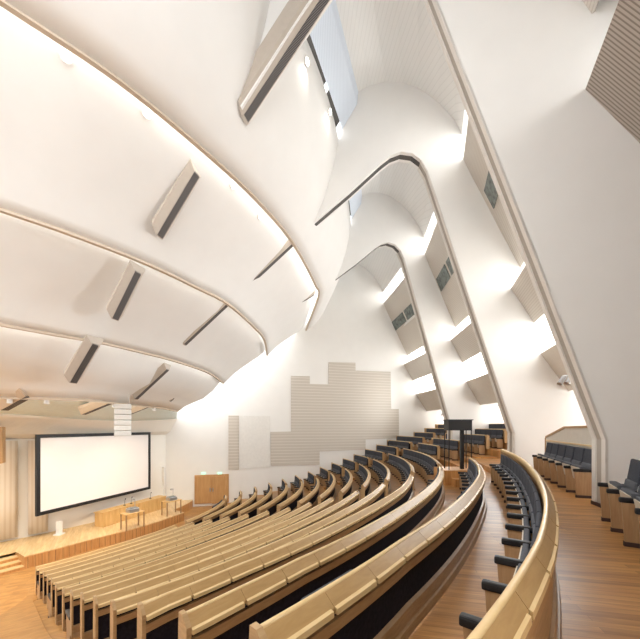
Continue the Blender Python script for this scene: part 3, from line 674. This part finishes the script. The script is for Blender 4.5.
CM = {'row': chair_meshes(CP, 1.045, .60), 'lastrow': chair_meshes(CP, .93, .601), 'alcove': chair_meshes(.66, 1.08, .65)}
proto = {}
for kk, ms in CM.items():
    r = empty('auditorium_chair')
    for nm, me in ms.items():
        c = bpy.data.objects.new(nm, me); C.objects.link(c); c.parent = r
    proto[kk] = r
CHILD = {kk: list(r.children) for kk, r in proto.items()}
used = {'lastrow': False, 'row': False, 'alcove': False}
NCH = 0
def place_chair(kind, loc, rz, label, group, end=False, mirror_pitch=.62):
    global NCH
    NCH += 1
    if not used[kind]:
        r = proto[kind]; used[kind] = True; kids = CHILD[kind]
    else:
        r = proto[kind].copy(); C.objects.link(r); kids = []
        for ch in CHILD[kind]:
            c = ch.copy(); C.objects.link(c); c.parent = r; kids.append(c)
    r.location = loc; r.rotation_euler = (0, 0, rz)
    tag(r, label, 'chair', group)
    if end:                                          # closing arm and side panel at the end of a row
        for ch in CHILD[kind]:
            if ch.name.split('.')[0] in ('armrest', 'side_panel', 'foot'):
                c = ch.copy(); C.objects.link(c); c.parent = r; c.location = (mirror_pitch, 0, 0)
    return r
def chair_at(pt_fn, s, floor, kind, label, group, end, pitch=.62, back=0.0):
    p = pt_fn(s); q = pt_fn(s + .05); t = (q - p).normalized(); n = Vector((-t.y, t.x, 0))
    loc = Vector((p.x, p.y, floor)) + n * (.035 + back)
    return place_chair(kind, loc, math.atan2(n.y, n.x) - math.pi / 2, label, group, end, pitch)
NUM = ['first', 'second', 'third', 'fourth', 'fifth', 'sixth', 'seventh', 'eighth', 'ninth', 'tenth', 'eleventh', 'twelfth', 'thirteenth', 'fourteenth', 'fifteenth', 'sixteenth', 'seventeenth', 'eighteenth', 'nineteenth', 'twentieth', 'twenty-first', 'twenty-second', 'twenty-third', 'twenty-fourth']
def spots(pt_fn, s0, s1, pitch):
    S = srange(s0, s1, .1); L = [0]
    for a, b in zip(S, S[1:]): L.append(L[-1] + (pt_fn(b) - pt_fn(a)).length)
    n = int(L[-1] / pitch + .15); m = (L[-1] - n * pitch) / 2
    return [lerp_table(m + pitch * (i + .5), L, S) for i in range(n)]
def fill(pt_fn, s0, s1, floor, where, group, keep=None, kind='row', pitch=.62, frm='the camera end', back=0.0):
    sp = spots(pt_fn, s0, s1, pitch); n = len(sp)
    for j, s in enumerate(sp):
        if keep and not keep(j, n): continue
        # count from the nearer end
        if j < n / 2: w = NUM[j] + ' from near end'
        else: w = NUM[n - 1 - j] + ' from far end'
        chair_at(pt_fn, s, floor, kind, 'slate tip-up chair, %s, %s' % (w, where), group, j == n - 1, pitch, back)
def P_(k): return lambda s: row_pt(k, s, 0.0, 0.0)
for k in range(15):
    s1 = [6.85, 7.15, 7.1, 7.1, 7.1, 6.7, 6.5, 6.6, 6.7, 6.7, 6.7, 6.8, 6.9, 6.9, 6.9][k]
    nk = {0: 19, 1: 11, 2: 8, 3: 6, 4: 5, 5: 4}.get(k, 3); fk = 0 if k == 0 else 1
    fill(P_(k), lerp_table(k, [1, 2, 4, 9, 14], [-4.40, -4.32, -4.36, -4.32, -3.9]) if k else -5.4, s1, FL[k], rowname(k) + ', long near block', 'chairs of the near block', lambda j, n: k < 14 and (j >= n - nk or j < fk), kind='row' if k else 'lastrow')
    if k == 0: fill(P_(k), 13.7, 17.9, FL[k], rowname(k) + ', middle block', 'chairs of the middle block')
    elif k == 1: fill(P_(k), 14.7, 17.9, FL[k], rowname(k) + ', middle block', 'chairs of the middle block')
    else:
        mk = {2: 13, 3: 12, 4: 11, 5: 9, 6: 8, 7: 7, 8: 5, 9: 4, 10: 4}.get(k, 3)
        fill(P_(k), 8.3, 17.9, FL[k], rowname(k) + ', middle block', 'chairs of the middle block', lambda j, n: j >= n - mk)
    e = lerp_table(k, [0, 14], [23.1, 22.0])
    fill(P_(k), 19.35, e, FL[k], rowname(k) + ', beside the end wall', 'chairs beside the end wall', lambda j, n: n - j <= (9 if k < 8 else 4))
for i, (d_, h_) in enumerate(UP):
    f_ = lambda s, d_=d_: curve_pt(s, d_)[0]
    fill(f_, 14.0 + .25 * i, 18.8, -(h_ + 1.08), UPN[i] + ' between middle and far fins', 'chairs of the raised alcove rows')
    fill(f_, 20.4 - .1 * i, 22.8, -(h_ + 1.08), UPN[i] + ' next to the end wall', 'chairs of the raised alcove rows')
# alcove behind the walkway, between the near and middle fins: straight row
def line(a, b): a = Vector((*a, 0)); b = Vector((*b, 0)); return lambda s: a + (b - a) * s
l1 = line((6.22, 7.3), (7.66, 10.98))
L1 = 4.03
nn = 6
for j in range(nn):
    chair_at(l1, (j + .5) / nn, -1.6, 'alcove', 'slate tip-up chair in the alcove beyond the white column, %s from the column' % NUM[j], 'alcove chairs between near and middle fins', j == nn - 1, .66)
l2 = line((3.38, 2.35), (5.2, 5.4))
for j in range(5):
    chair_at(l2, (4 - j + .5) / 5, -1.6, 'alcove', 'slate tip-up chair at the right edge before the white column, %s from the column' % NUM[j], 'chairs at the right picture edge', j == 0, .66)
print('CHAIRS', NCH)

# alcove partition with wooden frame
a = Vector((6.5, 7.5, 0)); b = Vector((8.05, 11.75, 0)); d = (b - a).normalized(); n = Vector((d.y, -d.x, 0)); e = empty('alcove_partition', (a.x, a.y, -1.6)); tag(e, 'beige alcove partition with an angled oak cap behind the seats', 'partition')
L = (b - a).length; q = e.location
prof = [(0, -1.6), (L, -1.6), (L, -.40), (L - 1.9, -.05), (0, -.02)]
MB().prism([a + d * x + Vector((0, 0, z)) - q for x, z in prof], n * .06).build('panel', M['panel_plain'], e)
cap = MB()
for (x0, z0), (x1, z1) in zip(prof[1:], prof[2:]):
    A = a + d * x0 + Vector((0, 0, z0)) - q - n * .03; B = a + d * x1 + Vector((0, 0, z1)) - q - n * .03
    up = (B - A).normalized().cross(n.normalized()); up = up if up.z > 0 or abs(up.z) < .1 else -up
    cap.add([A, B, B + up * .06, A + up * .06, A + n * .14, B + n * .14, B + up * .06 + n * .14, A + up * .06 + n * .14], [(0, 1, 2, 3), (4, 5, 6, 7), (0, 1, 5, 4), (2, 3, 7, 6), (0, 3, 7, 4), (1, 2, 6, 5)])
cap.build('frame', M['band'], e)
MB().prism([a + d * .1 + Vector((0, 0, -.5)) - q - n * .04, a + d * (L - .1) + Vector((0, 0, -.5)) - q - n * .04, a + d * (L - .1) + Vector((0, 0, -.46)) - q - n * .04, a + d * .1 + Vector((0, 0, -.46)) - q - n * .04], n * .04).build('shelf', M['liplight'], e)

# ------------------------------------------------------------------ aisle steps
def step(k, s0, s1, which):
    zt = (FL[k] + FL[k - 1]) / 2
    v = []; S = srange(s0, s1, .3); f = []
    for s in S:
        for o_, z in ((-.42, FL[k] + .001), (.12, FL[k] + .001), (.12, zt), (-.42, zt)):
            p = row_pt(k, s, o_ - 0.0, 0); v.append(Vector((p.x, p.y, z)))
    for i in range(len(S) - 1):
        for j in range(4): a = i * 4 + j; b = i * 4 + (j + 1) % 4; f.append((a, b, b + 4, a + 4))
    f += [(3, 2, 1, 0), tuple((len(S) - 1) * 4 + j for j in range(4))]
    o = MB().add(v, f).build('aisle_step', M['fascia']); tag(o, 'wooden aisle step up to the %s, %s aisle' % (rowname(k - 1), which), 'step', 'wooden steps of the %s aisle' % which)
for k in range(1, 15):
    if k > 1: step(k, 7.4, 8.0, 'near')
    step(k, 18.3, 19.0, 'far')

# ------------------------------------------------------------------ camera / projector stand
c0 = Vector((5.25, 12.3, -1.6))
pl = empty('wooden_podium', (5.2, 12.4, FL[1])); tag(pl, 'low wooden podium under the tall black stand', 'podium')
MB().box(-.65, .65, -.35, .8, 0, -1.6 - FL[1]).build('platform', M['fascia'], pl); MB().box(-.42, .12, -.75, -.36, 0, (-1.6 - FL[1]) / 2).build('step', M['fascia'], pl)
st = empty('equipment_stand', (5.2, 12.5, -1.60)); tag(st, 'tall black equipment stand with boxy top on the podium', 'stand')
MB().box(-.42, .45, -.25, .25, 1.46, 1.84, .01).build('cabinet', M['black'], st); MB().box(-.45, .48, -.28, .28, 1.84, 1.87).build('lid', M['slate'], st)
for x, y in ((-.40, -.22), (.43, -.22), (-.40, .22), (.43, .22)): MB().box(x - .015, x + .015, y - .015, y + .015, 0, 1.46).build('leg', M['black'], st)
MB().box(.12, .24, -.05, .07, 0, 1.46).build('column', M['black'], st)

# ------------------------------------------------------------------ downlights, wall speakers
dg = bpy.context.evaluated_depsgraph_get()
trees = [BVHTree.FromObject(s, dg) for s in shells]
def hit(px, py):
    best = None; r = ray(px, py).normalized()
    for t in trees:
        h = t.ray_cast(Vector((0, 0, 0)), r)
        if h[0] is not None and (best is None or h[3] < best[1]): best = (h[0], h[3], h[1])
    return best
DLT = [(66, 56, 'at the upper left'), (147, 113, 'upper left, right of the first'), (306, 62, 'on the highest shell beside the skylight'), (329, 112, 'on the highest shell below the skylight gap'), (343, 152.5, 'on the highest shell, lowest of three'), (233, 185, 'high on the second shell'), (260, 216, 'second shell, below the other one'), (354, 219, 'on the white bay ceiling between middle and far fins'), (352.6, 238.6, 'just over the far fin bend'), (338, 284, 'low and farthest from the camera')]
for px, py, w in DLT:
    h = hit(px, py)
    if not h: continue
    p, dd, n = h; r = ray(px, py).normalized()
    if n.dot(r) > 0: n = -n
    e = empty('downlight', p + n * .01); tag(e, 'small round recessed ceiling downlight ' + w, 'lamp', 'recessed ceiling downlights')
    R = .08
    l = bpy.data.lights.new('downlight_lamp', 'SPOT'); l.energy = 40; l.spot_size = 2.0; l.spot_blend = 1; l.shadow_soft_size = .06; l.color = (1.0, .95, .87)
    lo_ = bpy.data.objects.new('downlight_lamp', l); C.objects.link(lo_); lo_.location = p + n * .11
    MB().tube((0, 0, 0), tuple(n * .05), R, 20).build('bulb', M['lamp'], e); MB().tube(tuple(-n * .02), tuple(n * .03), R + .035, 20).build('trim_ring', M['white'], e)
for i, (s, z, lab) in {1: (-2.25, 1.75, 'near'), 2: (-1.9, 1.75, 'middle'), 3: (-1.8, 1.8, 'far')}.items():
    p = fp(i, s + 1.2, z - .05, -.25 - .35) if i > 1 else fp(i, -.25, 1.72, .55)
    p = fp(i, -.35, 1.55, .62)
    e = empty('wall_spotlight', p, .4)
for nm in [o for o in C.objects if o.name.startswith('wall_spotlight')]: bpy.data.objects.remove(nm)
for px, py, Y, lab in ((563, 379, 8.9, 'two grey spotlights clamped to the nearest fin above the alcove'), (501, 403, 16.0, 'small grey spotlight on the middle fin'), (443, 413.5, 24.0, 'tiny grey spotlight on the farthest fin')):
    r = ray(px, py) * Y; e = empty('fin_spotlight', r, -.6); tag(e, lab, 'spotlight')
    spot('fin_lamp', r + Vector((-.15, 0, .05)), (-7.0, Y * .75 + 1, 6.5), 760, (.96, .985, 1.0), 2.6, .25)
    MB().box(.0, .45 if px > 560 else .3, -.02, .02, .06, .10).build('bracket', M['metal'], e)
    for j in range(2 if px > 560 else 1):
        MB().tube((.02 + .16 * j, 0, .05), (-.08 + .16 * j, -.10, -.14), .065, 14).build('lamp_head', M['metal'], e)

for j, (p_, q_) in enumerate(STAGE_LAMPS):
    e = empty('stage_spotlight', (p_[0], p_[1], p_[2] + .10)); tag(e, 'small white stage spotlight under the lowest ceiling lip, %s from the camera' % ('second', 'third', 'farthest', 'nearest')[j], 'spotlight', 'stage spotlights')
    MB().tube((0, 0, 0), (0, 0, .13), .075, 14).build('lamp_housing', M['white'], e); MB().tube((0, 0, .13), (0, 0, .24), .012).build('hanging_rod', M['metal'], e)
